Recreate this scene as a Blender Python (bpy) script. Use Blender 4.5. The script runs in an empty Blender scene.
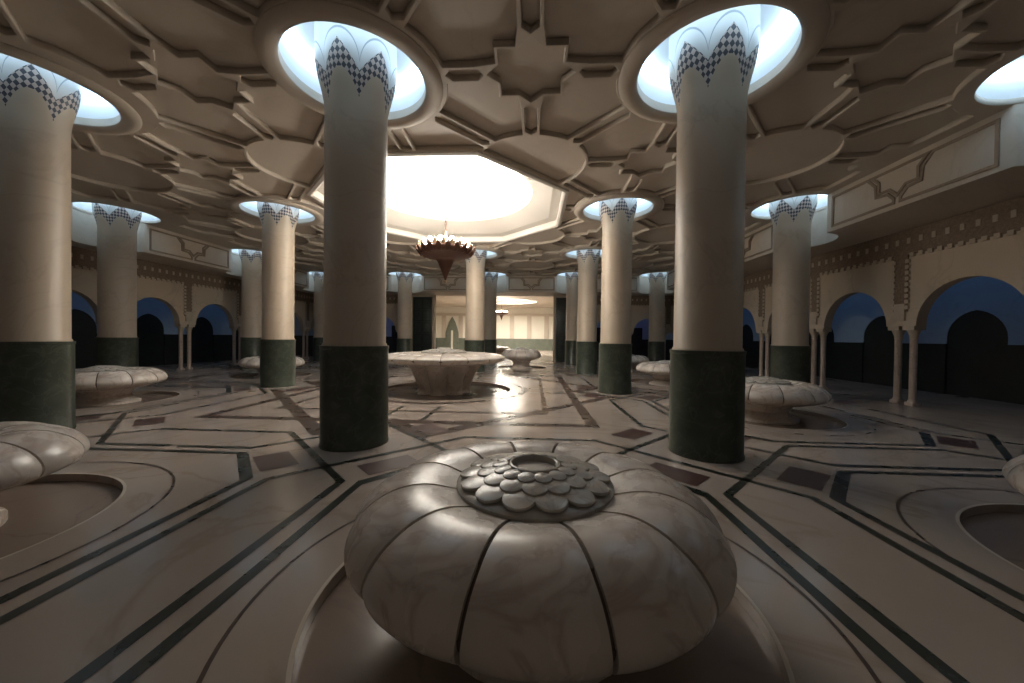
import bpy, bmesh, math, random
from mathutils import Matrix, Vector
random.seed(5)
PI = math.pi
sc = bpy.context.scene
COL = sc.collection

# ------------------------------------------------------------------ layout
XC, YC = -2.60, 10.85            # hall centre (under the dome)
PX, PY = 5.07, 5.60              # column spacing
A_, B_ = PX/2, PY/2
CEIL = 5.41
SOFF = 4.42
RW = 1.0                         # light well radius
XO = {-2: -.57, -1: -.27, 0: -.04, 1: 0, 2: -.10}
def colpos(i, r): return XC + PX*i + XO[i], YC + PY*(r-2)
XL, XR = XC-2*PX-0.2+XO[-2], XC+2*PX+0.2+XO[2]     # fascia faces
YB = YC+2*PY+0.2
ARX = 2*PX+1.86                       # arcade plane offset from centre
ARY = 2*PY+1.95
YF = -3.2                             # where the built part of the hall stops, behind the camera

# ------------------------------------------------------------------ materials
def mat(name, rough=0.5, color=(.5,.5,.5), metallic=0.0, spec=0.5):
    m = bpy.data.materials.new(name); m.use_nodes = True
    b = m.node_tree.nodes['Principled BSDF']
    b.inputs['Base Color'].default_value = (*color, 1)
    b.inputs['Roughness'].default_value = rough
    b.inputs['Metallic'].default_value = metallic
    b.inputs['Specular IOR Level'].default_value = spec
    return m
def ramp(nt, stops):
    r = nt.nodes.new('ShaderNodeValToRGB')
    e = r.color_ramp.elements
    while len(e) < len(stops): e.new(0.5)
    for k, (p, c) in enumerate(stops):
        e[k].position = p; e[k].color = (*c, 1)
    return r
def stone(name, c1, c2, vein, scale=1.2, rough=0.3, veinw=0.03, rvar=0.12, bump=0.02, spec=0.5):
    m = mat(name, rough, c1, spec=spec); nt = m.node_tree; b = nt.nodes['Principled BSDF']
    L = nt.links.new
    tc = nt.nodes.new('ShaderNodeTexCoord')
    n1 = nt.nodes.new('ShaderNodeTexNoise'); n1.inputs['Scale'].default_value = scale; n1.inputs['Detail'].default_value = 6
    L(tc.outputs['Object'], n1.inputs['Vector'])
    r1 = ramp(nt, [(.3, c1), (.7, c2)]); L(n1.outputs['Fac'], r1.inputs['Fac'])
    n2 = nt.nodes.new('ShaderNodeTexNoise'); n2.inputs['Scale'].default_value = scale*.8; n2.inputs['Detail'].default_value = 8
    n2.inputs['Distortion'].default_value = 1.4
    L(tc.outputs['Object'], n2.inputs['Vector'])
    r2 = ramp(nt, [(.5-veinw, (0,0,0)), (.5, (1,1,1)), (.5+veinw, (0,0,0))]); L(n2.outputs['Fac'], r2.inputs['Fac'])
    mx = nt.nodes.new('ShaderNodeMixRGB'); mx.inputs['Color2'].default_value = (*vein, 1)
    L(r1.outputs['Color'], mx.inputs['Color1'])
    ml = nt.nodes.new('ShaderNodeMath'); ml.operation = 'MULTIPLY'; ml.inputs[1].default_value = .55
    L(r2.outputs['Color'], ml.inputs[0]); L(ml.outputs[0], mx.inputs['Fac'])
    L(mx.outputs['Color'], b.inputs['Base Color'])
    ra = nt.nodes.new('ShaderNodeMapRange'); ra.inputs['To Min'].default_value = max(.04, rough-rvar); ra.inputs['To Max'].default_value = rough+rvar
    L(n1.outputs['Fac'], ra.inputs['Value']); L(ra.outputs['Result'], b.inputs['Roughness'])
    if bump:
        bp = nt.nodes.new('ShaderNodeBump'); bp.inputs['Strength'].default_value = bump; bp.inputs['Distance'].default_value = .05
        L(n1.outputs['Fac'], bp.inputs['Height']); L(bp.outputs['Normal'], b.inputs['Normal'])
    return m
def glow(name, color, strength):
    m = bpy.data.materials.new(name); m.use_nodes = True
    b = m.node_tree.nodes['Principled BSDF']
    b.inputs['Base Color'].default_value = (*color, 1)
    b.inputs['Emission Color'].default_value = (*color, 1)
    b.inputs['Emission Strength'].default_value = strength
    return m
M = {}
M['floor'] = stone('floor_marble', (.365,.30,.255), (.43,.36,.31), (.30,.23,.18), .5, .21, .02, .06, .0)
M['pit'] = stone('recess_marble_shaded', (.24,.18,.145), (.29,.225,.18), (.20,.15,.12), .7, .22, .02, .06, .0)  # recess floor darkened: shadow under the fountains put into its colour
M['green'] = stone('green_inlay_marble', (.016,.020,.014), (.026,.030,.022), (.028,.034,.026), 3, .28, .02, .05, 0)
M['brown'] = stone('brown_inlay_marble', (.055,.034,.025), (.080,.050,.036), (.08,.05,.04), 3, .28, .02, .05, 0)
M['red'] = stone('red_inlay_marble', (.055,.026,.020), (.080,.036,.028), (.08,.04,.03), 6, .42, .02, .05, 0)
M['dado'] = stone('green_dado_marble', (.034,.043,.032), (.070,.082,.062), (.10,.115,.09), 3.5, .34, .03, .08, .03)
M['shaft'] = stone('cream_shaft_plaster', (.49,.395,.295), (.56,.455,.345), (.44,.35,.26), .8, .40, .02, .05, 0)
M['ceil'] = stone('ceiling_plaster', (.49,.425,.355), (.54,.47,.395), (.47,.405,.34), .6, .62, .02, .05, 0)
M['wall'] = stone('wall_plaster', (.52,.43,.33), (.58,.48,.37), (.42,.34,.26), .6, .6, .02, .05, 0)
M['fascia'] = stone('fascia_plaster', (.52,.45,.37), (.58,.50,.41), (.48,.41,.33), .6, .6, .02, .05, 0)
M['strap'] = stone('fascia_strap', (.25,.19,.14), (.30,.23,.17), (.22,.17,.12), 2, .6, .02, .05, 0)
M['carved'] = stone('carved_brown_plaster', (.20,.145,.105), (.28,.205,.15), (.14,.10,.07), 14, .7, .08, .05, .5)
M['stud'] = stone('pale_stud_plaster', (.48,.40,.31), (.54,.45,.35), (.4,.33,.26), 3, .6, .02, .05, 0)
M['bluelit_wall'] = stone('corridor_plaster_bluelit', (.30,.40,.52), (.34,.44,.56), (.28,.36,.46), .6, .65, .02, .05, 0)  # plaster tinted blue: the corridor's blue light put into the colour
M['dark'] = stone('dark_green_stone_and_shade', (.010,.013,.013), (.018,.022,.021), (.02,.024,.022), 2, .4, .02, .05, 0)  # dado stone, also used as painted shade behind the archways
M['petal'] = stone('fountain_marble', (.60,.53,.47), (.74,.66,.59), (.45,.33,.27), 2.2, .26, .03, .07, .03, .6)
M['seam'] = mat('seam_mortar', .7, (.13,.095,.065))
M['scale'] = stone('grey_scale_marble', (.44,.41,.37), (.54,.50,.45), (.34,.30,.27), 5, .25, .03, .08, .02)
M['ring'] = stone('pale_ring_marble', (.56,.48,.40), (.62,.53,.44), (.5,.42,.34), .8, .26, .02, .05, 0)
M['well'] = mat('well_plaster', .7, (.80,.82,.84))
M['welllight'] = glow('well_tube_glow', (.62,.83,1.0), 6.2)
M['dome'] = glow('dome_lit_emission', (1.0,.96,.88), 5)  # emission stands in for lamplight falling on the dome
M['dome_far'] = glow('far_dome_lit_emission', (1.0,.95,.85), 34)  # far dome given the same stand-in emission, much stronger
M['domewhite'] = mat('dome_plaster', .6, (.56,.52,.47))
M['bronze'] = mat('chandelier_bronze', .45, (.10,.045,.028), .3)
M['gilt_and_lit'] = mat('chandelier_gilt_and_lit_leaf', .45, (.50,.37,.24), .15)
M['bulb'] = glow('bulb_glow', (1.0,.93,.81), 260)
M['door'] = stone('dark_door_metal', (.020,.028,.026), (.034,.044,.040), (.05,.06,.05), 5, .35, .04, .08, .05)
M['whitewall'] = stone('white_hall_plaster', (.72,.68,.58), (.78,.74,.64), (.7,.66,.57), .6, .6, .02, .05, 0)
M['colonnette'] = stone('pink_colonnette_marble', (.50,.40,.34), (.58,.47,.40), (.4,.28,.22), 3, .3, .03, .06, 0)
M['greenband'] = stone('green_wall_dado', (.13,.145,.11), (.17,.185,.145), (.2,.22,.17), 2, .4, .03, .06, 0)

def capital_material():
    m = mat('mosaic_capital', .4, (.7,.7,.7)); nt = m.node_tree; b = nt.nodes['Principled BSDF']; L = nt.links.new
    def math_(op, a, c=None):
        n = nt.nodes.new('ShaderNodeMath'); n.operation = op
        for k, v in enumerate((a, c)):
            if v is None: continue
            if isinstance(v, (int, float)): n.inputs[k].default_value = v
            else: L(v, n.inputs[k])
        return n.outputs[0]
    uv = nt.nodes.new('ShaderNodeUVMap'); uv.uv_map = 'UVMap'
    sp = nt.nodes.new('ShaderNodeSeparateXYZ'); L(uv.outputs['UV'], sp.inputs[0])
    u, v = sp.outputs['X'], sp.outputs['Y']
    fr = math_('FRACT', u)
    tri = math_('ABSOLUTE', math_('SUBTRACT', math_('MULTIPLY', fr, 2.0), 1.0))      # 0 in a lobe's middle, 1 at its edges
    rise = math_('MULTIPLY', math_('SUBTRACT', 1.0, tri), .36)
    rlo = math_('MULTIPLY', math_('SUBTRACT', 1.0, math_('MULTIPLY', tri, tri)), .34)
    s2 = math_('SUBTRACT', v, rlo)
    s = math_('SUBTRACT', v, rise)
    p = math_('FLOOR', math_('DIVIDE', math_('ADD', v, math_('MULTIPLY', u, .72)), .09))
    q = math_('FLOOR', math_('DIVIDE', math_('SUBTRACT', v, math_('MULTIPLY', u, .72)), .09))
    ck = math_('FLOORED_MODULO', math_('ADD', p, q), 2.0)
    band = math_('MULTIPLY', math_('GREATER_THAN', s2, .14), math_('LESS_THAN', s, .47))
    above = math_('GREATER_THAN', s, .47)
    # rounded outline of the lobe a little above the mosaic
    arcr = math_('MULTIPLY', math_('SQRT', math_('SUBTRACT', 1.0, math_('MULTIPLY', math_('MULTIPLY', tri, tri), .98))), .44)
    line = math_('LESS_THAN', math_('ABSOLUTE', math_('SUBTRACT', math_('SUBTRACT', v, arcr), .52)), .016)
    tile = nt.nodes.new('ShaderNodeMixRGB'); tile.inputs[1].default_value = (.055,.060,.075,1); tile.inputs[2].default_value = (.50,.42,.37,1)
    L(ck, tile.inputs[0])
    m1 = nt.nodes.new('ShaderNodeMixRGB'); m1.inputs[1].default_value = (.52,.425,.32,1); m1.inputs[2].default_value = (.62,.62,.60,1); L(above, m1.inputs[0])
    m2 = nt.nodes.new('ShaderNodeMixRGB'); L(band, m2.inputs[0]); L(m1.outputs[0], m2.inputs[1]); L(tile.outputs[0], m2.inputs[2])
    m3 = nt.nodes.new('ShaderNodeMixRGB'); L(line, m3.inputs[0]); L(m2.outputs[0], m3.inputs[1]); m3.inputs[2].default_value = (.30,.33,.35,1)
    L(m3.outputs[0], b.inputs['Base Color'])
    return m
M['capital'] = capital_material()

# ------------------------------------------------------------------ helpers
def link(name, me, m=None, parent=None, smooth=False):
    o = bpy.data.objects.new(name, me); COL.objects.link(o)
    if m is not None:
        me.materials.clear(); me.materials.append(m)
    if smooth:
        for p in me.polygons: p.use_smooth = True
        me.set_sharp_from_angle(angle=math.radians(38))
    if parent: o.parent = parent
    return o
def from_bm(name, bm, m, parent=None, smooth=True, recalc=True):
    if recalc: bmesh.ops.recalc_face_normals(bm, faces=bm.faces[:])
    me = bpy.data.meshes.new(name); bm.to_mesh(me); bm.free()
    return link(name, me, m, parent, smooth)
def thing(name, label, cat, loc=(0,0,0), rz=0, group=None):
    o = bpy.data.objects.new(name, None); COL.objects.link(o)
    o.location = loc; o.rotation_euler = (0,0,rz); o.empty_display_size = .2
    return tag(o, label, cat, group)
def tag(o, label, cat, group=None):
    o['label'] = label; o['category'] = cat
    if group: o['group'] = group
    return o
def struct(o): o['kind'] = 'structure'; return o
def lathe(bm, prof, n=48, ang0=0.0, ang1=2*PI, cx=0, cy=0):
    full = abs(ang1-ang0-2*PI) < 1e-6
    cols = []
    for k in range(n if full else n+1):
        a = ang0+(ang1-ang0)*k/n
        cols.append([bm.verts.new((cx+r*math.cos(a), cy+r*math.sin(a), z)) for r, z in prof])
    m = len(cols)
    for k in range(m if full else m-1):
        c0, c1 = cols[k], cols[(k+1) % m]
        for j in range(len(prof)-1):
            bm.faces.new((c0[j], c1[j], c1[j+1], c0[j+1]))
    return cols
def lathe_obj(name, prof, m, parent=None, n=48, cap=True, loc=(0,0,0)):
    bm = bmesh.new(); cols = lathe(bm, prof, n)
    if cap:
        for j in (0, -1):
            if prof[j][0] > 1e-4: bm.faces.new([c[j] for c in cols])
    bmesh.ops.remove_doubles(bm, verts=bm.verts[:], dist=1e-5)
    o = from_bm(name, bm, m, parent); o.location = loc
    return o
def add_box(bm, x0, x1, y0, y1, z0, z1, mtx=None):
    vs = [Vector((x, y, z)) for z in (z0, z1) for y in (y0, y1) for x in (x0, x1)]
    if mtx: vs = [mtx @ v for v in vs]
    v = [bm.verts.new(c) for c in vs]
    for f in ((0,2,3,1),(4,5,7,6),(0,1,5,4),(2,6,7,3),(0,4,6,2),(1,3,7,5)): bm.faces.new([v[k] for k in f])
def box_obj(name, dims, m, parent=None, bevel=0):
    bm = bmesh.new(); add_box(bm, *dims)
    if bevel: bmesh.ops.bevel(bm, geom=bm.edges[:], offset=bevel, segments=2, affect='EDGES', profile=.5)
    return from_bm(name, bm, m, parent, smooth=bool(bevel))
def circle(cx, cy, r, n=64): return [(cx+r*math.cos(2*PI*k/n), cy+r*math.sin(2*PI*k/n)) for k in range(n)]
def slab(loops, thick, bevel=0.0):
    """2D outline with holes -> solid slab mesh, local z 0..thick"""
    cu = bpy.data.curves.new('slab', 'CURVE'); cu.dimensions = '2D'; cu.fill_mode = 'BOTH'
    cu.extrude = thick/2-bevel; cu.bevel_depth = bevel; cu.bevel_resolution = 0
    for lp in loops:
        s = cu.splines.new('POLY'); s.points.add(len(lp)-1); s.use_cyclic_u = True
        for k, (x, y) in enumerate(lp): s.points[k].co = (x, y, 0, 1)
    o = bpy.data.objects.new('slab', cu); COL.objects.link(o)
    dg = bpy.context.evaluated_depsgraph_get()
    me = bpy.data.meshes.new_from_object(o.evaluated_get(dg))
    bpy.data.objects.remove(o); bpy.data.curves.remove(cu)
    me.transform(Matrix.Translation((0, 0, thick/2)))
    return me
def ribbon(bm, pts, w, z, closed=False):
    """flat mitred strip"""
    n = len(pts); P = [Vector((p[0], p[1])) for p in pts]; L, R = [], []
    for k in range(n):
        a = P[(k-1) % n] if (closed or k > 0) else None
        c = P[(k+1) % n] if (closed or k < n-1) else None
        d1 = (P[k]-a).normalized() if a is not None else None
        d2 = (c-P[k]).normalized() if c is not None else None
        d1 = d1 if d1 is not None else d2; d2 = d2 if d2 is not None else d1
        n1 = Vector((-d1.y, d1.x)); n2 = Vector((-d2.y, d2.x))
        mm = (n1+n2); mm = mm.normalized() if mm.length > 1e-6 else n1
        s = (w/2)/max(.35, mm.dot(n1))
        L.append(bm.verts.new((P[k].x+mm.x*s, P[k].y+mm.y*s, z))); R.append(bm.verts.new((P[k].x-mm.x*s, P[k].y-mm.y*s, z)))
    for k in range(n if closed else n-1):
        j = (k+1) % n
        bm.faces.new((R[k], R[j], L[j], L[k]))
def tube(bm, pts, r, n=8):
    rings = []
    for k, p in enumerate(pts):
        p = Vector(p); d = (Vector(pts[min(k+1, len(pts)-1)])-Vector(pts[max(k-1, 0)])).normalized()
        u = d.orthogonal().normalized(); v = d.cross(u)
        rings.append([bm.verts.new(p+u*r*math.cos(2*PI*j/n)+v*r*math.sin(2*PI*j/n)) for j in range(n)])
    for k in range(len(rings)-1):
        for j in range(n): bm.faces.new((rings[k][j], rings[k][(j+1) % n], rings[k+1][(j+1) % n], rings[k+1][j]))
    bm.faces.new(rings[0][::-1]); bm.faces.new(rings[-1])
def place(me, org, dirv, nrm):
    me.transform(Matrix(((dirv[0], 0, nrm[0], org[0]), (dirv[1], 0, nrm[1], org[1]), (0, 1, 0, 0), (0, 0, 0, 1))))
    return me
def smooth_profile(pts, sub=4):
    out = []
    n = len(pts)
    for k in range(n-1):
        p0, p1, p2, p3 = pts[max(k-1,0)], pts[k], pts[k+1], pts[min(k+2,n-1)]
        for s in range(sub):
            t = s/sub
            out.append(tuple(.5*(2*p1[d]+(-p0[d]+p2[d])*t+(2*p0[d]-5*p1[d]+4*p2[d]-p3[d])*t*t+(-p0[d]+3*p1[d]-3*p2[d]+p3[d])*t**3) for d in (0,1)))
    out.append(pts[-1]); return out
def octagon(cx, cy, ap):
    R = ap/math.cos(PI/8)
    return [(cx+R*math.cos(PI/8+k*PI/4), cy+R*math.sin(PI/8+k*PI/4)) for k in range(8)]

# ------------------------------------------------------------------ ceiling: plaster coffers cut as stars, bars, discs and flag panels
DOME_AP = 3.40
LIP = 1.27
def clip_half(poly, nx, ny, c):      # keep nx*x+ny*y >= c
    out = []
    for k in range(len(poly)):
        p, q = poly[k], poly[(k+1) % len(poly)]
        dp, dq = nx*p[0]+ny*p[1]-c, nx*q[0]+ny*q[1]-c
        if dp >= 0: out.append(p)
        if dp*dq < 0:
            t = dp/(dp-dq); out.append((p[0]+(q[0]-p[0])*t, p[1]+(q[1]-p[1])*t))
    return out
def area(poly): return abs(sum(poly[k][0]*poly[(k+1)%len(poly)][1]-poly[(k+1)%len(poly)][0]*poly[k][1] for k in range(len(poly))))/2 if len(poly) > 2 else 0
def outside_dome(poly, ap):
    loc = [(x-XC, y-YC) for x, y in poly]
    if all(max(x*math.cos(k*PI/4)+y*math.sin(k*PI/4) for k in range(8)) >= ap for x, y in loc):
        cut = loc
        # an edge may still cross a corner: clip by the side its centroid faces
    best, ba = None, 0
    for k in range(8):
        c = clip_half(loc, math.cos(k*PI/4), math.sin(k*PI/4), ap)
        if area(c) > ba: best, ba = c, area(c)
    if best is None or ba < .05: return None
    return [(x+XC, y+YC) for x, y in best]
def arc(cx, cy, r, a0, a1, n=8):
    while a1-a0 > PI: a1 -= 2*PI
    while a1-a0 < -PI: a1 += 2*PI
    return [(cx+r*math.cos(a0+(a1-a0)*k/n), cy+r*math.sin(a0+(a1-a0)*k/n)) for k in range(n+1)]
W_ = .155; RS = .65; RD = 1.19
def flag_panel(a, b):
    rs = RS+.042; rv = rs*.765
    pt = lambda d, r: (r*math.cos(math.radians(d)), b-r*math.sin(math.radians(d)))
    pts = [(rs*1.18, b-W_), pt(22.5, rv), pt(45, rs), pt(67.5, rv), (W_, b-rs*1.18)]
    rr = RD+.038; Ln = math.hypot(a, b); d = (a/Ln, b/Ln); n = (-d[1], d[0])
    t0 = math.sqrt(rr*rr-W_*W_); q0 = (t0*d[0]+W_*n[0], t0*d[1]+W_*n[1])
    pts += arc(0, 0, rr, math.atan2(t0, W_), math.atan2(q0[1], q0[0]))
    rw = LIP+.01; t1 = Ln-math.sqrt(rw*rw-W_*W_); q1 = (t1*d[0]+W_*n[0], t1*d[1]+W_*n[1])
    e = (a-math.sqrt(rw*rw-W_*W_), b-W_)
    pts += arc(a, b, rw, math.atan2(q1[1]-b, q1[0]-a), math.atan2(e[1]-b, e[0]-a), 8)
    return pts
def bar(x0, y0, x1, y1, h, p0=.1, p1=.1):
    L = math.hypot(x1-x0, y1-y0); d = ((x1-x0)/L, (y1-y0)/L); n = (-d[1], d[0])
    f = lambda t, s: (x0+d[0]*t+n[0]*s, y0+d[1]*t+n[1]*s)
    return [f(0,0), f(p0,-h), f(L-p1,-h), f(L,0), f(L-p1,h), f(p0,h)]
def star(cx, cy, R):
    return [(cx+(R if k % 2 == 0 else R*.765)*math.cos(k*PI/8), cy+(R if k % 2 == 0 else R*.765)*math.sin(k*PI/8)) for k in range(16)]
holes = []
def keep(poly, ap=DOME_AP+.13):
    p = outside_dome(poly, ap)
    if p and area(p) > .03: holes.append(p)
for ci in range(-2, 2):
    for ri in range(0, 4):
        ox, oy = XC+PX*(ci+.5), YC+PY*(ri+.5-2)
        keep(circle(ox, oy, RD, 40))
        Ln = math.hypot(A_, B_); dx, dy = A_/Ln, B_/Ln
        for sx in (-1, 1):
            for sy in (-1, 1):
                f1 = flag_panel(A_, B_); f2 = [(y, x) for x, y in flag_panel(B_, A_)]
                for f in (f1, f2): keep([(ox+sx*x, oy+sy*y) for x, y in f])
                keep(bar(ox+sx*dx*(RD+.03), oy+sy*dy*(RD+.03), ox+sx*dx*(Ln-LIP-.005), oy+sy*dy*(Ln-LIP-.005), .118))
            keep(bar(ox+sx*(A_-RS-.03), oy, ox+sx*(RD+.03), oy, .118))
            keep(bar(ox, oy+sx*(B_-RS-.03), ox, oy+sx*(RD+.03), .118))
        if ri > 0:      # star on the row line below this cell
            keep(star(ox, oy-B_, RS))
            for s in (-1, 1): keep(bar(ox+s*(RS+.03), oy-B_, ox+s*(A_-LIP-.005), oy-B_, .118))
        if ci > -2:     # star on the column line left of this cell
            keep(star(ox-A_, oy, RS))
            for s in (-1, 1): keep(bar(ox-A_, oy+s*(RS+.03), ox-A_, oy+s*(B_-LIP-.005), .118))
wells = [colpos(i, r) for i in range(-2, 3) for r in range(0, 5) if (i, r) != (0, 2)]
wells = [w for w in wells if w[1] > 0]
rect = [(XL-1.3, YF), (XR+1.3, YF), (XR+1.3, YB+1.3), (XL-1.3, YB+1.3)]
big = [circle(x, y, RW, 64) for x, y in wells] + [octagon(XC, YC, DOME_AP)]
me = slab([rect]+big+holes, .10, .009); me.transform(Matrix.Translation((0,0,CEIL)))
ceiling = struct(link('ceiling', me, M['ceil']))
me = slab([rect]+big, .06); me.transform(Matrix.Translation((0,0,CEIL+.098)))
bk = link('coffer_back', me, M['ceil'], ceiling)

# fascia beam + soffit running round the hall, notched by the wells
def fascia_outline():
    y0 = YF; pts = [(XL, y0)]
    d = .2; h = math.sqrt(RW*RW-d*d)
    for r in (1, 2, 3):
        cx, cy = colpos(-2, r)
        pts += arc(cx, cy, RW, math.atan2(-h, -d), math.atan2(-h, -d)-2*math.atan2(h, d), 20) if False else [(cx+RW*math.cos(t), cy+RW*math.sin(t)) for t in [(-PI+math.asin(h/RW))-(2*math.asin(h/RW))*k/20 for k in range(21)]]
    cx, cy = colpos(-2, 4); a0 = -PI+math.asin(h/RW); a1 = -3*PI/2-math.asin(h/RW)+PI   # corner notch
    a_start = PI+math.asin(h/RW); a_end = PI/2-math.asin(h/RW)
    pts += [(cx+RW*math.cos(a_start+(a_end-a_start)*k/28), cy+RW*math.sin(a_start+(a_end-a_start)*k/28)) for k in range(29)]
    for i in (-1, 0, 1):
        cx, cy = colpos(i, 4); m_ = math.asin(h/RW)
        pts += [(cx+RW*math.cos(PI/2+m_-2*m_*k/20), cy+RW*math.sin(PI/2+m_-2*m_*k/20)) for k in range(21)]
    cx, cy = colpos(2, 4); a_start = PI/2+math.asin(h/RW); a_end = -math.asin(h/RW)
    pts += [(cx+RW*math.cos(a_start+(a_end-a_start)*k/28), cy+RW*math.sin(a_start+(a_end-a_start)*k/28)) for k in range(29)]
    for r in (3, 2, 1):
        cx, cy = colpos(2, r); m_ = math.asin(h/RW)
        pts += [(cx+RW*math.cos(m_-2*m_*k/20), cy+RW*math.sin(m_-2*m_*k/20)) for k in range(21)]
    pts += [(XR, y0), (XC+ARX+4.2, y0), (XC+ARX+4.2, YC+ARY+.5), (XC-ARX-4.7, YC+ARY+.5), (XC-ARX-4.7, y0)]
    return pts
me = slab([fascia_outline()], CEIL-SOFF-.002); me.transform(Matrix.Translation((0,0,SOFF)))
fascia = struct(link('trim_1', me, M['fascia']))
# relief straps on the fascia: notched panels meeting at a half star
def strap_paths(L):
    z0, z1 = SOFF+.12, CEIL-.14; zm = (z0+z1)/2; h = (z1-z0)/2; c = L/2
    R = .58; st = lambda d, r: (c+r*math.cos(math.radians(d)), z1+r*math.sin(math.radians(d)))
    left = [(.12,z0),(c-.07,z0),(c-.07,z1-R-.06),st(247.5,.765*R+.09),st(225,R+.08),st(202.5,.765*R+.09),(c-R-.10,z1),(.12,z1)]
    right = [(L-s, z) for s, z in left]
    mid = [st(180+22.5*k, R if k % 2 == 0 else .765*R) for k in range(9)]
    return [(left, True), (right, True), (mid, True)]
bm = bmesh.new()
gap = 1.05
def strap_seg(org, dirv, nrm, L):
    for pts, cl in strap_paths(L):
        t = bmesh.new(); ribbon(t, pts, .055, 0, cl)
        r_ = bmesh.ops.extrude_face_region(t, geom=t.faces[:])
        for v in [g for g in r_['geom'] if isinstance(g, bmesh.types.BMVert)]: v.co.z += .022
        mtx = Matrix(((dirv[0], 0, nrm[0], org[0]), (dirv[1], 0, nrm[1], org[1]), (0, 1, 0, 0), (0, 0, 0, 1)))
        bmesh.ops.transform(t, matrix=mtx, verts=t.verts[:])
        m_ = bpy.data.meshes.new('t'); t.to_mesh(m_); t.free(); bm.from_mesh(m_); bpy.data.meshes.remove(m_)
for r in range(0, 4):
    y0 = YC+PY*(r-2)+gap; L = PY-2*gap
    strap_seg((XR, y0), (0, 1), (-1, 0), L); strap_seg((XL, y0), (0, 1), (1, 0), L)
for i in range(-2, 2):
    xa = colpos(i, 4)[0]; strap_seg((xa+gap, YB), (1, 0), (0, -1), colpos(i+1, 4)[0]-xa-2*gap)
from_bm('relief_strapwork', bm, M['strap'], fascia, smooth=False)

# ------------------------------------------------------------------ floor
X0F, X1F = XC-ARX-4.7, XC+ARX+4.2
YEND = 47.0
fount_cells = [(0,0),(-1,0),(1,0),(-2,1),(1,1),(-2,2),(1,2),(-2,3),(-1,3),(0,3),(1,3)]
NUDGE = {(0,0): (.09,-.16), (-1,0): (.10,.0), (1,0): (-.22,.05), (0,3): (-.5,0)}
def cellpos(ci, ri, f=False):
    d = NUDGE.get((ci, ri), (0,0)) if f else (0,0)
    return XC+PX*(ci+.5)+d[0], YC+PY*(ri+.5-2)+d[1]
PIT = 1.32; PITD = .08; CPIT = 1.95
SECOND = (XC+.35, 36.2)
pits = [circle(*cellpos(*c, True), PIT, 72) for c in fount_cells]+[circle(XC, YC, CPIT, 96)]
me = slab([[(X0F,YF),(X1F,YF),(X1F,YEND),(X0F,YEND)]]+pits, .078); me.transform(Matrix.Translation((0,0,-.078)))
floor = struct(link('floor', me, M['floor']))
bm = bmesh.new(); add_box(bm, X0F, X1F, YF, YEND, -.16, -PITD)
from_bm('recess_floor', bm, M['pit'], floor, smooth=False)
gm, brm, rdm, rgm = bmesh.new(), bmesh.new(), bmesh.new(), bmesh.new()
Z = .004
SHX = {0: .15, -1: .30, 1: -.02, -2: .3, 2: .1}
def pcol(i, r): x, y = colpos(i, r); return x+SHX.get(i, 0), y
# strips between the columns: two inner lines crossing in a diamond at every column, outer loops round every cell
IN, OUT = .42, .64
VD = 1.02         # half diagonal of the diamond round a column
for i in range(-2, 3):
    for r in range(0, 5):
        cx, cy = pcol(i, r)
        if (i, r) == (0, 2): continue
        for s in (-1, 1):
            for t in (-1, 1):
                # line at x=cx+s*IN coming from direction t (y), crossing to the other side past the diamond vertex
                ymid = cy+t*B_
                inner = abs(i) < 2 or s*i < 0
                if 0 <= (r*2+t)/2 <= 4:
                    y_turn = t*(VD+IN)
                    ribbon(gm, [(cx+s*IN, ymid), (cx+s*IN, cy+y_turn), (cx, cy+t*VD), (cx-s*VD, cy), (cx-s*(VD+IN), cy-t*IN), (cx-s*A_, cy-t*IN)], .085, Z)
            # red lozenges
        for s in (-1, 1):
            for t in (-1, 1):
                c = Vector((cx+s*.74, cy+t*.88)); tang = Vector((s, -t)).normalized(); nn = Vector((s, t)).normalized()
                q = [c+tang*a+nn*b for a, b in ((-.33,-.2),(.33,-.2),(.33,.2),(-.33,.2))]
                rdm.faces.new([rdm.verts.new((p.x, p.y, Z+.0012)) for p in q])
for ci in range(-2, 2):
    for ri in range(0, 4):
        ox, oy = cellpos(ci, ri)
        if ci in (-1, 0) and ri in (1, 2): continue
        hx, hy = A_-OUT, B_-OUT; k = .82
        xa, xb = pcol(ci, ri)[0]+OUT-ox, pcol(ci+1, ri)[0]-OUT-ox; ox += (xa+xb)/2; hx = (xb-xa)/2
        oct_ = [(hx,-hy+k),(hx,hy-k),(hx-k*.9,hy),(-hx+k*.9,hy),(-hx,hy-k),(-hx,-hy+k),(-hx+k*.9,-hy),(hx-k*.9,-hy)]
        ribbon(gm, [(ox+x, oy+y) for x, y in oct_], .085, Z, True)
        for (a, b) in ((1,2),(3,4),(5,6),(7,0)):
            ribbon(gm, [(ox+oct_[a][0], oy+oct_[a][1]), (ox+oct_[b][0], oy+oct_[b][1])], .125, Z+.0006)
for c in fount_cells:
    ox, oy = cellpos(*c, True)
    ribbon(brm, circle(ox, oy, 1.70, 96), .024, Z-.001, True)
    ribbon(rgm, circle(ox, oy, PIT+.012, 96), .024, Z-.001, True)
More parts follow.
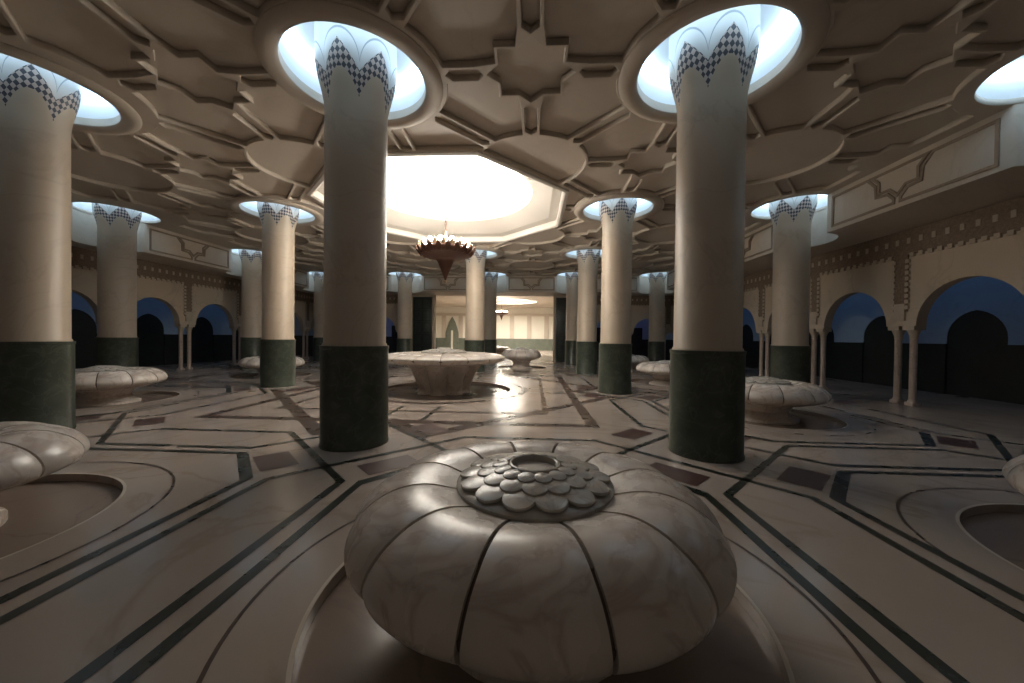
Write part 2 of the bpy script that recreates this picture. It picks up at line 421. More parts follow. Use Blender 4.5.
# great star round the central fountain
a4, b4 = 3.72, 4.25
ribbon(brm, [(XC+s*a4, YC+t*b4) for s, t in ((-1,-1),(1,-1),(1,1),(-1,1))], .22, Z+.0008, True)
ribbon(brm, [(XC+x, YC+y) for x, y in ((.88,-5.15),(4.75,-.9),(3.85,0),(4.75,.9),(.88,5.15),(0,4.2),(-.88,5.15),(-4.75,.9),(-3.85,0),(-4.75,-.9),(-.88,-5.15),(0,-4.2))], .24, Z+.0010, True)
ribbon(brm, [(XC+s*a4*.78, YC+t*b4*.78) for s, t in ((-1,-1),(1,-1),(1,1),(-1,1))], .11, Z+.0002, True)
ribbon(brm, circle(XC, YC, 2.40, 96), .15, Z, True)
from_bm('green_inlay', gm, M['green'], floor, smooth=False)
from_bm('brown_inlay', brm, M['brown'], floor, smooth=False)
from_bm('red_inlay', rdm, M['red'], floor, smooth=False)
from_bm('recess_edging', rgm, M['ring'], floor, smooth=False)

# ------------------------------------------------------------------ columns and their light wells
DADO = 1.45
def capital_mesh():
    bm = bmesh.new(); uvl = bm.loops.layers.uv.new('UVMap')
    nz, na = 30, 72; z0, z1 = 4.70, 5.985
    rows = []
    for j in range(nz+1):
        z = z0+(z1-z0)*j/nz; t = (z-z0)/(z1-z0); row = []
        for k in range(na+1):
            a = 2*PI*k/na; u = 6*k/na
            tri = abs(2*(u % 1)-1)
            fl = max(0, min(1, (z-4.82)/.75)); fl = fl*fl*(3-2*fl)
            r = .430+.13*fl-.045*fl*tri**2
            row.append((r*math.cos(a-PI/2-PI/6), r*math.sin(a-PI/2-PI/6), z, u, z-4.75))
        rows.append(row)
    V = [[bm.verts.new(p[:3]) for p in row[:-1]] for row in rows]
    for j in range(nz):
        for k in range(na):
            k2 = (k+1) % na
            f = bm.faces.new((V[j][k], V[j][k2], V[j+1][k2], V[j+1][k])); f.smooth = True
            for lp, (jj, kk) in zip(f.loops, ((j,k),(j,k+1),(j+1,k+1),(j+1,k))):
                lp[uvl].uv = rows[jj][kk][3:5]
    me = bpy.data.meshes.new('capital'); bm.to_mesh(me); bm.free(); return me
cap_me = capital_mesh()
col_where = {
 (-1,1): ('leftmost front-row column, cut by the left edge of the photo', 'leftmost big column at the photo\'s left edge'),
 (0,1): ('big front column standing just left of the near lotus fountain', 'big front column left of near fountain'),
 (1,1): ('big front column standing just right of the near lotus fountain', 'big front column right of near fountain'),
 (2,1): ('front-row column just past the right edge of the photo', 'front-row column at the photo\'s right edge'),
 (-2,2): ('dim column just right of the leftmost big column', 'dim column beside the leftmost big column'),
 (-1,2): ('second-row column left of the central fountain, brightly lit on its right side', 'second-row column left of central fountain'),
 (1,2): ('second-row column right of the central fountain', 'second-row column right of central fountain'),
 (2,2): ('column standing before the right arcade beside a round fountain', 'column before the right arcade'),
 (-2,3): ('far slim column just left of the second-row left column', 'far column left of the second-row left column'),
 (-1,3): ('far column hidden behind the big left front column', 'far column behind the big left front column'),
 (0,3): ('brightest slim column directly behind chandelier and central fountain', 'bright slim column behind the chandelier'),
 (1,3): ('slim column just left of the second-row right column', 'slim column left of second-row right column'),
 (2,3): ('far column hidden behind the big right front column', 'far column behind the big right front column'),
 (-2,4): ('farthest-row column at the left end, beside the big left front column', 'farthest-row column at the left end'),
 (-1,4): ('farthest-row column left of the tall dark door', 'farthest-row column by the left dark door'),
 (0,4): ('shaded farthest-row column touching the brightest slim column', 'shaded farthest column behind the brightest one'),
 (1,4): ('farthest-row column at the right side of the bright back opening', 'farthest column right of the back opening'),
 (2,4): ('farthest-row column between second-row right column and big right column', 'farthest-row column at the right end'),
}
shaft_prof = [(.448,DADO-.001),(.448,DADO+.02),(.430,DADO+.045),(.430,4.70)]
dado_prof = [(.482,0),(.482,.03),(.472,.045),(.470,DADO-.05),(.478,DADO-.04),(.478,DADO),(.30,DADO)]
def make_column():
    t = thing('column', 'x', 'column')
    lathe_obj('green_base', dado_prof, M['dado'], t, 56)
    lathe_obj('shaft', shaft_prof, M['shaft'], t, 56)
    link('capital', cap_me, M['capital'], t)
    return t
def make_well(lip):
    t = thing('light_well', 'x', 'ceiling light')
    if lip:
        lathe_obj('rim', [(RW-.012,CEIL+.12),(RW-.012,CEIL-.01),(RW+.03,CEIL-.05),(RW+.14,CEIL-.065),(LIP-.045,CEIL-.045),(LIP-.015,CEIL-.012),(LIP-.015,CEIL+.004)], M['ceil'], t, 72, cap=False)
    lathe_obj('drum', [(RW-.004,CEIL+.01),(RW-.004,5.98),(.50,5.98)], M['well'], t, 72, cap=False)
    bm = bmesh.new()
    prof = [(RW-.075+.045*math.cos(2*PI*k/10), 5.90+.045*math.sin(2*PI*k/10)) for k in range(11)]
    lathe(bm, prof, 72); bmesh.ops.remove_doubles(bm, verts=bm.verts[:], dist=1e-5)
    from_bm('light_tube', bm, M['welllight'], t)
    return t
def dup(root, loc, rz=0):
    r = root.copy(); COL.objects.link(r); r.location = loc; r.rotation_euler = (0,0,rz)
    for ch in list(root.children):
        c = ch.copy(); COL.objects.link(c); c.parent = r
        for g in ch.children:
            d = g.copy(); COL.objects.link(d); d.parent = c
    return r
pc = None; pw = {}
for (i, r), (lab, short) in col_where.items():
    x, y = colpos(i, r)
    if pc is None: pc = make_column(); c = pc; c.location = (x, y, 0)
    else: c = dup(pc, (x, y, 0))
    tag(c, 'cream column on dark green base: '+lab, 'column', 'columns of the hall')
    lip = abs(i) < 2 and r < 4
    if lip not in pw: pw[lip] = make_well(lip); w = pw[lip]; w.location = (x, y, 0)
    else: w = dup(pw[lip], (x, y, 0))
    tag(w, 'glowing light well above the '+short, 'ceiling light', 'light wells')

# ------------------------------------------------------------------ dome
def dome(loc, ap, top, name_lab, simple=False):
    t = thing('octagonal_dome', name_lab, 'ceiling light', loc)
    bm = bmesh.new()
    o0 = octagon(0, 0, ap+.16); o1 = octagon(0, 0, ap-.10)
    levels = [(ap+.11, CEIL-.001), (ap+.10, CEIL-.04), (ap+.02, CEIL-.055), (ap-.04, CEIL-.02), (ap-.04, CEIL+.16), (ap-.30, CEIL+.20)]
    rings = [[bm.verts.new((x, y, z)) for x, y in octagon(0, 0, a)] for a, z in levels]
    for k in range(len(rings)-1):
        for j in range(8): bm.faces.new((rings[k][j], rings[k][(j+1)%8], rings[k+1][(j+1)%8], rings[k+1][j]))
    from_bm('octagonal_rim', bm, M['domewhite'], t, smooth=False)
    # sloping cove from octagon up to the round eye
    bm = bmesh.new(); n = 64; re = ap*.75
    def octpt(a, ap_):
        d = max(math.cos(a-k*PI/4) for k in range(8)); return (ap_/d*math.cos(a), ap_/d*math.sin(a))
    lo = [bm.verts.new((*octpt(PI/8+2*PI*k/n, ap-.30), CEIL+.20)) for k in range(n)]
    hi = [bm.verts.new((re*math.cos(PI/8+2*PI*k/n), re*math.sin(PI/8+2*PI*k/n), CEIL+.52)) for k in range(n)]
    h2 = [bm.verts.new((re*math.cos(PI/8+2*PI*k/n), re*math.sin(PI/8+2*PI*k/n), CEIL+.68)) for k in range(n)]
    for k in range(n):
        j = (k+1) % n
        bm.faces.new((lo[k], lo[j], hi[j], hi[k])); bm.faces.new((hi[k], hi[j], h2[j], h2[k]))
    from_bm('cove', bm, M['domewhite'], t)
    prof = [(re, CEIL+.66)]+[(re*math.cos(a), CEIL+.66+top*math.sin(a)) for a in [PI/2*k/10 for k in range(1, 10)]]+[(0.001, CEIL+.66+top)]
    lathe_obj('emissive_dome_shell', prof, M['dome_far'] if simple else M['dome'], t, 64, cap=False)  # shell glows by itself in place of hidden lamps lighting it
    return t
dome((XC, YC, 0), DOME_AP, .60, 'large octagonal dome with painted-on glow above the central fountain and chandelier')

# ------------------------------------------------------------------ chandelier
def chandelier(loc, lab, ztop, s=1.0):
    t = thing('chandelier', lab, 'chandelier', loc)
    z = lambda v: 3.28+(v-3.28)*s
    prof = [(.004,3.28),(.03,3.34),(.07,3.45),(.13,3.60),(.19,3.75),(.25,3.88),(.33,3.95),(.52,3.99),(.70,4.05),(.79,4.13),(.80,4.22),(.70,4.26),(.3,4.24)]
    lathe_obj('bowl', [(r*s, z(v)) for r, v in smooth_profile(prof, 3)], M['bronze'], t, 40, cap=False)
    bm = bmesh.new(); bmesh.ops.create_uvsphere(bm, u_segments=12, v_segments=8, radius=.05*s)
    o = from_bm('finial', bm, M['gilt_and_lit'], t); o.location = (0,0,z(3.27))
    # crown of leaves round the rim: two staggered tiers, each leaf a curved pointed blade
    def leaf_me():
        bm = bmesh.new(); rows = []
        for k in range(7):
            f = k/6; w = .095*s*(math.sin(PI*min(1, f*.85+.15))**.8)*(1 if k < 6 else 0.05)
            rr = (.74+.14*math.sin(f*PI/2*1.1))*s; zz = z(4.05+.33*f)
            rows.append([bm.verts.new((rr+d, y, zz)) for d, y in ((0,-w),(.025*s,0),(0,w))]+[bm.verts.new((rr-.02*s, y, zz)) for y in (w,-w)])
        for k in range(6):
            for j in range(5): bm.faces.new((rows[k][j], rows[k][(j+1)%5], rows[k+1][(j+1)%5], rows[k+1][j]))
        bm.faces.new(rows[0]); bm.faces.new(rows[-1][::-1])
        bmesh.ops.recalc_face_normals(bm, faces=bm.faces[:])
        me = bpy.data.meshes.new('leaf'); bm.to_mesh(me); bm.free(); return me
    lms = [leaf_me(), leaf_me()]; lms[0].materials.append(M['bronze']); lms[1].materials.append(M['gilt_and_lit'])  # every other leaf lighter: bulb light on the crown put into its colour
    for k in range(40):
        o = bpy.data.objects.new('leaf', lms[k % 2]); COL.objects.link(o); o.parent = t
        o.rotation_euler = (0, 0, 2*PI*k/40)
        o.scale = (.90,.8,1.0) if k % 2 else (1.0,.85,.8)
        o.location = (0,0,.05*s) if k % 2 else (0,0,.2*z(4.05))
    bm = bmesh.new(); bmesh.ops.create_uvsphere(bm, u_segments=10, v_segments=8, radius=.07*s)
    bme = bpy.data.meshes.new('bulb'); bm.to_mesh(bme); bm.free(); bme.materials.append(M['bulb'])
    for p in bme.polygons: p.use_smooth = True
    for k in range(12):
        o = bpy.data.objects.new('bulb', bme); COL.objects.link(o); o.parent = t
        a = 2*PI*k/12; o.location = (.64*s*math.cos(a), .64*s*math.sin(a), z(4.43))
    # centre stem and chain
    lathe_obj('stem', [(.05*s,z(4.25)),(.04*s,z(4.5)),(.09*s,z(4.58)),(.03*s,z(4.68)),(.02*s,z(4.8))], M['gilt_and_lit'], t, 16)
    bm = bmesh.new(); n = int((ztop-z(4.78))/.10)
    for k in range(n):
        zc = z(4.80)+.10*k+.03
        pts = [(.03*math.cos(2*PI*j/10), 0, zc+.066*math.sin(2*PI*j/10)) for j in range(11)]
        if k % 2: pts = [(0, p[0], p[2]) for p in pts]
        tube(bm, pts, .011, 5)
    from_bm('chain', bm, M['bronze'], t)
    return t
chandelier((XC-.06, YC, 0), 'large bronze chandelier with pointed base hanging above the central fountain', CEIL+.66+.60)

# ------------------------------------------------------------------ lotus fountains
def petal_mesh(prof, n_pet, gap, lobe):
    bm = bmesh.new(); nu = 12; half = PI/n_pet; inner = []
    prof = list(prof); r_in = min(prof[0][0], prof[-1][0])-.02
    cols = []
    for k in range(nu+1):
        t = -1+2*k/nu; col = []
        for (r, z) in prof:
            a = t*(half-gap/max(r, .2))
            out = max(0, min(1, (r-prof[0][0])/(.5)))
            rr = r*(1-lobe*abs(t)**3*out); zz = z-lobe*.45*abs(t)**3*out*(1 if z > .3 else -.3)
            col.append(bm.verts.new((rr*math.sin(a), -rr*math.cos(a), zz)))
        for (r, z) in ((r_in, prof[-1][1]+.03), (r_in, prof[0][1]-.03)):
            a = t*(half-gap/max(r, .2)); col.append(bm.verts.new((r*math.sin(a), -r*math.cos(a), z)))
        cols.append(col)
    m = len(cols[0])
    for k in range(nu):
        for j in range(m):
            j2 = (j+1) % m
            bm.faces.new((cols[k][j], cols[k+1][j], cols[k+1][j2], cols[k][j2]))
    bm.faces.new(cols[0]); bm.faces.new(cols[-1][::-1])
    bmesh.ops.recalc_face_normals(bm, faces=bm.faces[:])
    me = bpy.data.meshes.new('petal'); bm.to_mesh(me); bm.free()
    me.materials.append(M['petal'])
    for p in me.polygons: p.use_smooth = True
    me.set_sharp_from_angle(angle=math.radians(45))
    return me
def scale_cap(parent, r0, z0, r1, z1, sr):
    """shallow cone of overlapping round scales with a raised spout"""
    prof = [(r0-.03,z0-.045),(r0,z0-.03),(r0,z0-.012),(r0-.02,z0),(r0-.05,z0+.004),(r1,z1),(r1-.01,z1)]
    cap = lathe_obj('scale_cap', prof, M['scale'], parent, 56, cap=False)
    bm = bmesh.new(); slope = math.atan2(z1-z0, r0-r1)
    rows = [(r0-.105, sr*1.06, 14, 0), (r0-.20, sr*.86, 14, .5), (r0-.275, sr*.62, 14, 0)]
    for ri, (rad, s_, n, off) in enumerate(rows):
        zc = z0+(r0-rad)*math.tan(slope)
        for k in range(n):
            a = 2*PI*(k+off)/n
            mt = Matrix.Rotation(a, 4, 'Z') @ Matrix.Translation((rad, 0, zc+.003+.004*ri)) @ Matrix.Rotation(slope-.07, 4, 'Y')
            lathe_vs = len(bm.verts)
            t = bmesh.new(); cs = lathe(t, [(s_*.98,-.008),(s_,.000),(s_*.95,.007),(s_*.8,.0095),(.001,.011)], 20)
            bmesh.ops.transform(t, matrix=mt, verts=t.verts[:])
            m_ = bpy.data.meshes.new('t'); t.to_mesh(m_); t.free(); bm.from_mesh(m_); bpy.data.meshes.remove(m_)
    from_bm('scales', bm, M['scale'], cap)
    return cap
FP = [(.42,.655),(.52,.682),(.64,.715),(.76,.722),(.88,.698),(.985,.645),(1.05,.588),(1.085,.535),(1.10,.485),(1.09,.44),(1.055,.405),(.99,.375),(.85,.33),(.66,.29),(.5,.27)]
def make_fountain():
    t = thing('lotus_fountain', 'x', 'fountain', (0,0,-PITD))
    up = PITD
    P = [(r, z+up) for r, z in smooth_profile(FP, 3)]
    pm = petal_mesh(P, 12, .011, .022)
    for k in range(12):
        o = bpy.data.objects.new('petal', pm); COL.objects.link(o); o.parent = t; o.rotation_euler = (0,0,2*PI*k/12)
    core = [(max(.3, r-.042 if r > .9 else r-.012), z-.022 if z > .5+up else z+.02) for r, z in P]
    lathe_obj('seam_core', core, M['seam'], t, 48)
    scale_cap(t, .49, .703+up, .16, .79+up, .088)
    lathe_obj('spout', [(.165,.77+up),(.168,.79+up),(.160,.805+up),(.150,.808+up),(.142,.803+up),(.135,.78+up),(.120,.66+up),(.115,.56+up),(.001,.55+up)], M['scale'], t, 40)
    lathe_obj('pedestal', [(.62,0),(.62,.05),(.50,.10),(.44,.20),(.52,.32+0*up),(.60,.36)], M['petal'], t, 40)
    return t
f_lab = {
 (0,0): 'large pale marble lotus fountain nearest the camera, at bottom centre',
 (-1,0): 'pale lotus fountain cut by the left edge of the photo, below the leftmost big column',
 (1,0): 'pale lotus fountain cut by the right edge of the photo',
 (-2,1): 'flat-looking marble fountain just right of the leftmost big column\'s base',
 (1,1): 'marble fountain just right of the big right column, before the right arcade',
 (-2,2): 'small far marble fountain partly behind the second-row left column',
 (1,2): 'small far marble fountain half hidden by the big right column\'s left side',
 (-2,3): 'farthest left fountain, half hidden by the big left front column',
 (-1,3): 'farthest fountain hidden behind the central fountain',
 (0,3): 'small dark-footed fountain before the bright back opening',
 (1,3): 'farthest right fountain hidden behind the second-row right column',
}
pf = None
for c, lab in f_lab.items():
    x, y = cellpos(*c, True)
    if pf is None: pf = make_fountain(); f = pf; f.location = (x, y, -PITD)
    else: f = dup(pf, (x, y, -PITD))
    if c == (0,3): f.scale = (.95,.95,1.3)
    tag(f, lab, 'fountain', 'lotus fountains')
# far fountain in the next hall, on its floor
f = dup(pf, (XC-.3, 30.5, 0)); tag(f, 'tiny far fountain in the bright hall beyond the back opening', 'fountain', 'lotus fountains')
# great central fountain
t = thing('central_fountain', 'broad marble fountain on a bowl-shaped pedestal under the chandelier', 'fountain', (XC-.08, YC, -PITD))
GP = [(.62,1.10),(.9,1.115),(1.25,1.105),(1.55,1.085),(1.75,1.05),(1.85,1.0),(1.86,.94),(1.82,.88),(1.72,.84),(1.5,.81),(1.3,.80)]
P = [(r, z+PITD) for r, z in smooth_profile(GP, 3)]
pm = petal_mesh(P, 16, .009, .02)
for k in range(16):
    o = bpy.data.objects.new('petal', pm); COL.objects.link(o); o.parent = t; o.rotation_euler = (0,0,2*PI*k/16)
lathe_obj('seam_core', [(max(.55, r-.03), z-.03 if z > .95+PITD else z+.02) for r, z in P], M['seam'], t, 64)
scale_cap(t, .68, 1.135+PITD, .2, 1.23+PITD, .11)
lathe_obj('spout', [(.20,1.20+PITD),(.22,1.23+PITD),(.20,1.26+PITD),(.15,1.26+PITD),(.12,1.2+PITD),(.001,1.19+PITD)], M['scale'], t, 32)
bm = bmesh.new()    # pedestal of eight flared facets
prof = smooth_profile([(.86,0),(.82,.05),(.80,.12),(.87,.35),(1.0,.62),(1.16,.84),(1.22,.93)], 3)
n = 64; cols = []
for k in range(n):
    a = 2*PI*k/n; u = (k % 8)/8; fl = 1-.20*(1-abs(2*u-1))**2
    cols.append([bm.verts.new((r*fl*math.cos(a), r*fl*math.sin(a), z)) for r, z in prof])
for k in range(n):
    for j in range(len(prof)-1): bm.faces.new((cols[k][j], cols[(k+1)%n][j], cols[(k+1)%n][j+1], cols[k][j+1]))
bm.faces.new([c[0] for c in cols][::-1]); bm.faces.new([c[-1] for c in cols])
from_bm('pedestal', bm, M['petal'], t)

# ------------------------------------------------------------------ arcades
SPR = 2.0
def arch_pts(c, half, zs, n=18, point=.12):
    out = []
    for k in range(n+1):
        a = PI*k/n; s = math.cos(a)
        out.append((c+half*s, zs+half*math.sin(a)*(1+point*(1-abs(s)))))
    return out      # from right spring to left spring
def arcade_mesh(s0, s1, centers, half, top, thick, zs=SPR, point=.0):
    pts = [(s0, top), (s0, zs)]
    for c in centers: pts += arch_pts(c, half, zs, 20, point)[::-1]
    pts += [(s1, zs), (s1, top)]
    return slab([pts], thick)
PITCH_S = PY/2; HALF_S = 1.03
CS = {1: [YC+.3+PITCH_S*k for k in range(-4, 5)], -1: [YC-.05+PITCH_S*k for k in range(-4, 6)]}
ARC_X = {1: ARX, -1: ARX+.5}
def trim_frame(bm_b, bm_s, centers, s0, s1, half, pitch):
    """carved brown frame with pale stud borders, in (s, z), thickness along local z"""
    add_box(bm_b, s0, s1, 3.78, SOFF, 0, .03)
    bounds = [c-pitch/2 for c in centers]+[centers[-1]+pitch/2]
    for b in bounds: add_box(bm_b, b-.17, b+.17, 2.36, 3.78, 0, .03)
    for c in centers:
        l, r = c-pitch/2+.17, c+pitch/2-.17
        n = 12
        for k in range(n):
            s = l+(r-l)*(k+.5)/n; add_box(bm_s, s-.05, s+.05, 3.72, 3.82, 0, .05)
        for e in (l, r):
            for k in range(9):
                z = 2.42+k*.145; add_box(bm_s, e-.045, e+.045, z, z+.09, 0, .05)
    for b in bounds:
        add_box(bm_s, b-.13, b+.13, 2.14, 2.56, 0, .055)
    n = int((s1-s0)/.28)
    for k in range(n):
        s = s0+(s1-s0)*(k+.5)/n; add_box(bm_s, s-.04, s+.04, 4.06, 4.20, 0, .045)
def side_wall(side, sgn):
    x = XC+sgn*ARC_X[sgn]; cs_side = CS[sgn]
    w = struct(link('wall_'+side, place(arcade_mesh(YF, YC+ARY+.3, cs_side, HALF_S, SOFF, .24), (x, 0), (0, 1), (sgn, 0)), M['wall']))
    bb, bs = bmesh.new(), bmesh.new()
    trim_frame(bb, bs, cs_side, YF, YC+ARY, HALF_S, PITCH_S)
    mtx = Matrix(((0, 0, -sgn, x), (1, 0, 0, 0), (0, 1, 0, 0), (0, 0, 0, 1)))
    for b in (bb, bs): bmesh.ops.transform(b, matrix=mtx, verts=b.verts[:])
    from_bm('carved_frame', bb, M['carved'], w, smooth=False); from_bm('stud_border', bs, M['stud'], w, smooth=False)
    # outer corridor wall: blue-light tint above, dark stone dado, archways backed dark for shade
    xo = x+sgn*3.4
    pts = [(YF, SOFF), (YF, 1.55)]
    for c in cs_side: pts += [(c-.72, 1.55)]+arch_pts(c, .72, 1.75, 16, .1)[::-1]+[(c+.72, 1.55)]
    pts += [(YC+ARY+.3, 1.55), (YC+ARY+.3, SOFF)]
    o = struct(link('wall_outer_'+side, place(slab([pts], .2), (xo, 0), (0, 1), (sgn, 0)), M['bluelit_wall']))
    dm = bmesh.new(); add_box(dm, min(xo+sgn*.02, xo+sgn*.5), max(xo+sgn*.02, xo+sgn*.5), YF, YC+ARY+.3, 0, 2.7)  # dark sheet behind the archways, painted in place of their shaded depth
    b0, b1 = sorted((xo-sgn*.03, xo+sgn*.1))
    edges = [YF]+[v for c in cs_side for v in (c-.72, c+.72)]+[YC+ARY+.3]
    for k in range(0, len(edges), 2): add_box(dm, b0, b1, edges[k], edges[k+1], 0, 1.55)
    from_bm('dado_and_shade_backing', dm, M['dark'], o, smooth=False)
    return w
side_wall('left', -1); side_wall('right', 1)
YW = YC+ARY
OPEN = 4.0
for side, sgn in (('back_left', -1), ('back_right', 1)):
    k3 = [XC+sgn*A_*k for k in (3, 4)]; cs = sorted(k3)
    s0, s1 = sorted((XC+sgn*(OPEN+.0), XC+sgn*(ARC_X[sgn]+.2)))
    w = struct(link('wall_'+side, place(arcade_mesh(s0, s1, cs, .92, SOFF, .36, SPR), (0, YW), (1, 0), (0, 1)), M['wall']))
    bm = bmesh.new()
    a0, a1 = sorted((XC+sgn*OPEN, XC+sgn*(A_*3-.92-.4)))
    add_box(bm, a0, a1, YW, YW+.36, 0, SPR)
    struct(from_bm('wall_pier_'+side, bm, M['wall'], smooth=False))
    bb, bs = bmesh.new(), bmesh.new(); trim_frame(bb, bs, cs, *sorted((XC+sgn*(A_*2.5), s1 if sgn > 0 else s0)), .92, A_)
    mtx = Matrix(((1, 0, 0, 0), (0, 0, -1, YW), (0, 1, 0, 0), (0, 0, 0, 1)))
    for b in (bb, bs): bmesh.ops.transform(b, matrix=mtx, verts=b.verts[:])
    from_bm('carved_frame', bb, M['carved'], w, smooth=False); from_bm('stud_border', bs, M['stud'], w, smooth=False)
    bm = bmesh.new()
    o0, o1 = sorted((XC+sgn*(A_*2.2), XC+sgn*(ARX+4.2)))
    add_box(bm, o0, o1, YW+3.2, YW+3.4, 1.55, SOFF)
    o = struct(from_bm('wall_outer_'+side, bm, M['bluelit_wall'], smooth=False))
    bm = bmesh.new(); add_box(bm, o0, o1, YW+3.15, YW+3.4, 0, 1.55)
    for c in cs: add_box(bm, c-.6, c+.6, YW+3.16, YW+3.3, 0, 2.4)  # dark blocks stand in for the shade inside archways
    from_bm('dado_and_shade_backing', bm, M['dark'], o, smooth=False)
    bm = bmesh.new(); add_box(bm, *sorted((XC+sgn*(A_*2.2), XC+sgn*(A_*2.2+.2))), YW+.36, YW+3.4, 0, SOFF)
    struct(from_bm('wall_side_'+side, bm, M['whitewall'], smooth=False))
    bm = bmesh.new(); add_box(bm, o0, o1, YW+.5, YW+3.4, SOFF, SOFF+.1)
    struct(from_bm('ceiling_'+side, bm, M['wall'], smooth=False))
# tall dark doors flanking the back opening
for k, sgn in ((1, -1), (2, 1)):
    a0, a1 = sorted((XC+sgn*4.15, XC+sgn*5.45))
    d = struct(box_obj('door_%d' % k, (a0, a1, YW-.10, YW-.005, .01, 4.25), M['door'], bevel=.01))
    bm = bmesh.new()
    for r_ in range(5):
        for c_ in range(2):
            x_ = a0+.12+c_*.56; z_ = .25+r_*.8
            ribbon(bm, [(x_, z_), (x_+.5, z_), (x_+.5, z_+.66), (x_, z_+.66)], .05, .112, True)
    bmesh.ops.transform(bm, matrix=Matrix(((1,0,0,0),(0,0,-1,YW),(0,1,0,0),(0,0,0,1))), verts=bm.verts[:])
    from_bm('panel_moulding', bm, M['dark'], d, smooth=False)
# pairs of colonnettes under the arches
def make_colonnette():
    t = thing('colonnette', 'x', 'column')
    box_obj('plinth', (-.10,.10,-.10,.10,0,.09), M['colonnette'], t, .008)
    lathe_obj('shaft', [(.09,.085),(.09,.12),(.07,.15),(.072,.18),(.072,1.66),(.08,1.68),(.08,1.70)], M['colonnette'], t, 20)
    bm = bmesh.new(); cols = lathe(bm, [(.074,1.69),(.085,1.76),(.12,1.86),(.13,1.90)], 16)
    add_box(bm, -.14, .14, -.14, .14, 1.895, SPR+.0)
    from_bm('capital', bm, M['stud'], t)
    return t
pcn = None; seen_y = {}
def ord_(k): return ['nearest','second','third','fourth','fifth','sixth','seventh','eighth'][k]
for side, sgn in (('right', 1), ('left', -1)):
    bounds = [c-PITCH_S/2 for c in CS[sgn]]; bounds = [b for b in bounds if b > 6]+[b for b in bounds if YF+.3 < b <= 6][::-1]; n_in = sum(b > 6 for b in bounds)
    for k, b in enumerate(bounds):
        for d, w_ in ((-.19, 'nearer'), (.19, 'farther')):
            loc = (XC+sgn*(ARC_X[sgn]+.14), b+d, 0)
            if pcn is None: pcn = make_colonnette(); c = pcn; c.location = loc
            else: c = dup(pcn, loc)
            lab = 'slender pinkish colonnette under the %s arcade, %s one of the %s pair' % (side, w_, ord_(k)) if k < n_in else 'colonnette of the %s arcade beyond the frame, %s one of pair %s outside' % (side, w_, ord_(k-n_in))
            tag(c, lab, 'column', 'colonnettes of the %s arcade' % side)
for side, sgn in (('left', -1), ('right', 1)):
    for k, m_ in enumerate((2.5, 3.5, 4.5)):
        for d, w_ in ((-.19, 'inner'), (.19, 'outer')):
            if m_ == 2.5 and d < 0: continue
            x = XC+sgn*(A_*m_+d)
            if m_ == 4.5:
                if d > 0: continue
                x = XC+sgn*(A_*m_-.12)
            c = dup(pcn, (x, YW+.18, 0))
            tag(c, 'back arcade colonnette %s of the back opening, %s one of the %s pair' % (side, w_, ord_(k)), 'column', 'colonnettes of the back arcade')

# ------------------------------------------------------------------ bright hall beyond the opening
HX = 10.5
bm = bmesh.new(); add_box(bm, XC-HX, XC+HX, 46.0, 46.2, 0, CEIL)
w = struct(from_bm('wall_back', bm, M['whitewall'], smooth=False))
bm = bmesh.new(); add_box(bm, XC-HX, XC+HX, 45.93, 46.0, 0, 1.42)
from_bm('green_dado', bm, M['greenband'], w, smooth=False)
bm = bmesh.new()
for k in range(-4, 5):
    add_box(bm, XC+k*2.2-.28, XC+k*2.2+.28, 45.9, 46.0, 1.42, 4.3)
add_box(bm, XC-HX, XC+HX, 45.88, 46.0, 4.3, 4.6)
from_bm('pilaster_relief', bm, M['fascia'], w, smooth=False)
dx = XC-7.7
me = slab([[(dx-.85, 0.01)]+[(dx+.85, 0.01)]+[(dx+.85,2.0),(dx+.72,2.6),(dx+.40,3.5),(dx,4.2),(dx-.40,3.5),(dx-.72,2.6),(dx-.85,2.0)]], .08)
d = struct(link('door_3', place(me, (0, 45.84), (1, 0), (0, 1)), M['greenband']))
bm = bmesh.new(); add_box(bm, dx-.12, dx+.12, 45.76, 45.84, .01, 2.4)
from_bm('pale_centre_post', bm, M['whitewall'], d, smooth=False)
for side, sgn in (('hall_left', -1), ('hall_right', 1)):
    bm = bmesh.new(); x = XC+sgn*HX; add_box(bm, *sorted((x, x+sgn*.2)), YW+3.4, 46.2, 0, CEIL)
    w = struct(from_bm('wall_'+side, bm, M['whitewall'], smooth=False))
    bm = bmesh.new(); add_box(bm, *sorted((x-sgn*.07, x)), YW+3.4, 46.0, 0, 1.42); from_bm('green_dado', bm, M['greenband'], w, smooth=False)
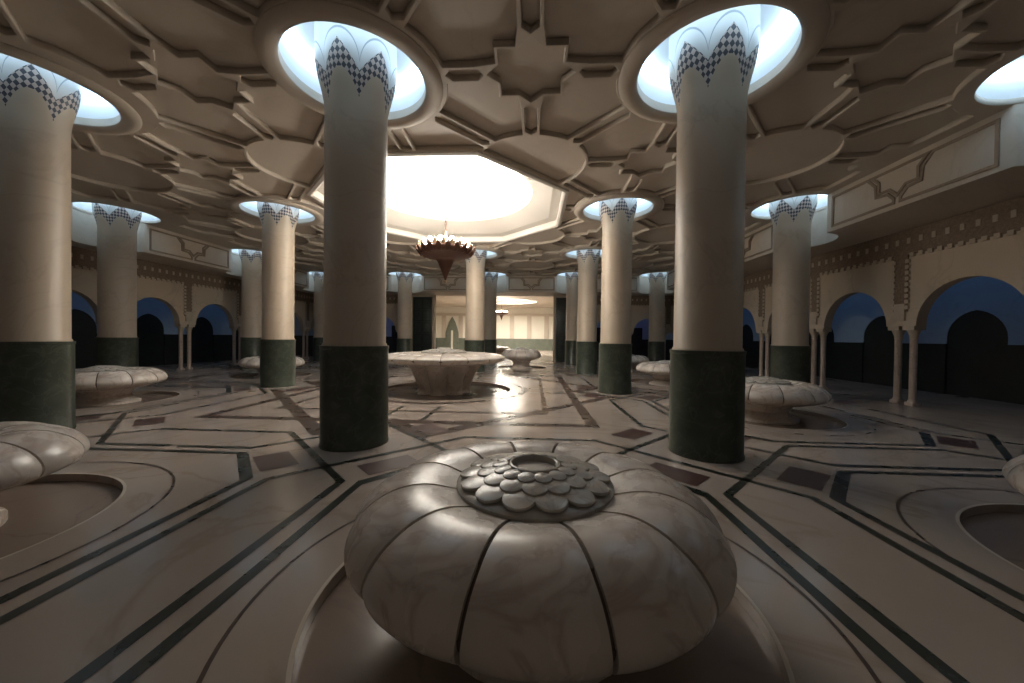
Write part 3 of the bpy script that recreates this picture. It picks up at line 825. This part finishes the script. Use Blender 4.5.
me = slab([[(XC-HX, YW+.5), (XC+HX, YW+.5), (XC+HX, 46.2), (XC-HX, 46.2)], octagon(XC-.0, 38.0, 3.0)], .2); me.transform(Matrix.Translation((0,0,CEIL)))
struct(link('ceiling_hall', me, M['fascia']))
bm = bmesh.new(); add_box(bm, XC-A_*2.2, XC+A_*2.2, YW+.5, YW+.7, SOFF, CEIL)
struct(from_bm('trim_2', bm, M['fascia'], smooth=False))
dome((XC-.0, 38.0, 0), 3.0, .8, 'small oval dome with painted-on glow in the far hall seen through the back opening', True)
chandelier((XC-.45, 35.5, 0), 'tiny chandelier in the far hall seen through the back opening', CEIL+.0, .75)

# ------------------------------------------------------------------ lamps and world
def area_light(name, loc, rot, sx, sy, power, color):
    l = bpy.data.lights.new(name, 'AREA'); l.shape = 'RECTANGLE'; l.size = sx; l.size_y = sy; l.energy = power; l.color = color
    o = bpy.data.objects.new(name, l); COL.objects.link(o); o.location = loc; o.rotation_euler = rot
    return o
for sgn in (-1, 1):
    area_light('corridor_cove_lamp', (XC+sgn*(ARX+1.2), YC, SOFF-.06), (0, -sgn*math.radians(72), 0), .25, 26, 34, (.22,.50,1.0))
    area_light('corridor_cove_lamp', (XC+sgn*A_*3.6, YW+1.2, SOFF-.06), (math.radians(35), 0, 0), 5, .25, 8, (.4,.42,1.0))
wd = bpy.data.worlds.new('world'); sc.world = wd; wd.use_nodes = True
wd.node_tree.nodes['Background'].inputs[0].default_value = (.75,.66,.55,1)
wd.node_tree.nodes['Background'].inputs[1].default_value = .09

# ------------------------------------------------------------------ camera
cam = bpy.data.cameras.new('camera'); cam.sensor_width = 36; cam.lens = 360/1024*36; cam.clip_end = 200
co = bpy.data.objects.new('camera', cam); COL.objects.link(co)
Rm = Matrix.Rotation(math.radians(3.2), 4, 'Z') @ Matrix.Rotation(math.radians(90-.67), 4, 'X') @ Matrix.Rotation(math.radians(.66), 4, 'Z')
co.matrix_world = Matrix.Translation((0, 0, 1.6)) @ Rm
sc.camera = co
vs = sc.view_settings
vs.view_transform = 'Standard'; vs.look = 'None'; vs.gamma = 1; vs.use_curve_mapping = False
vs.exposure = 0.0
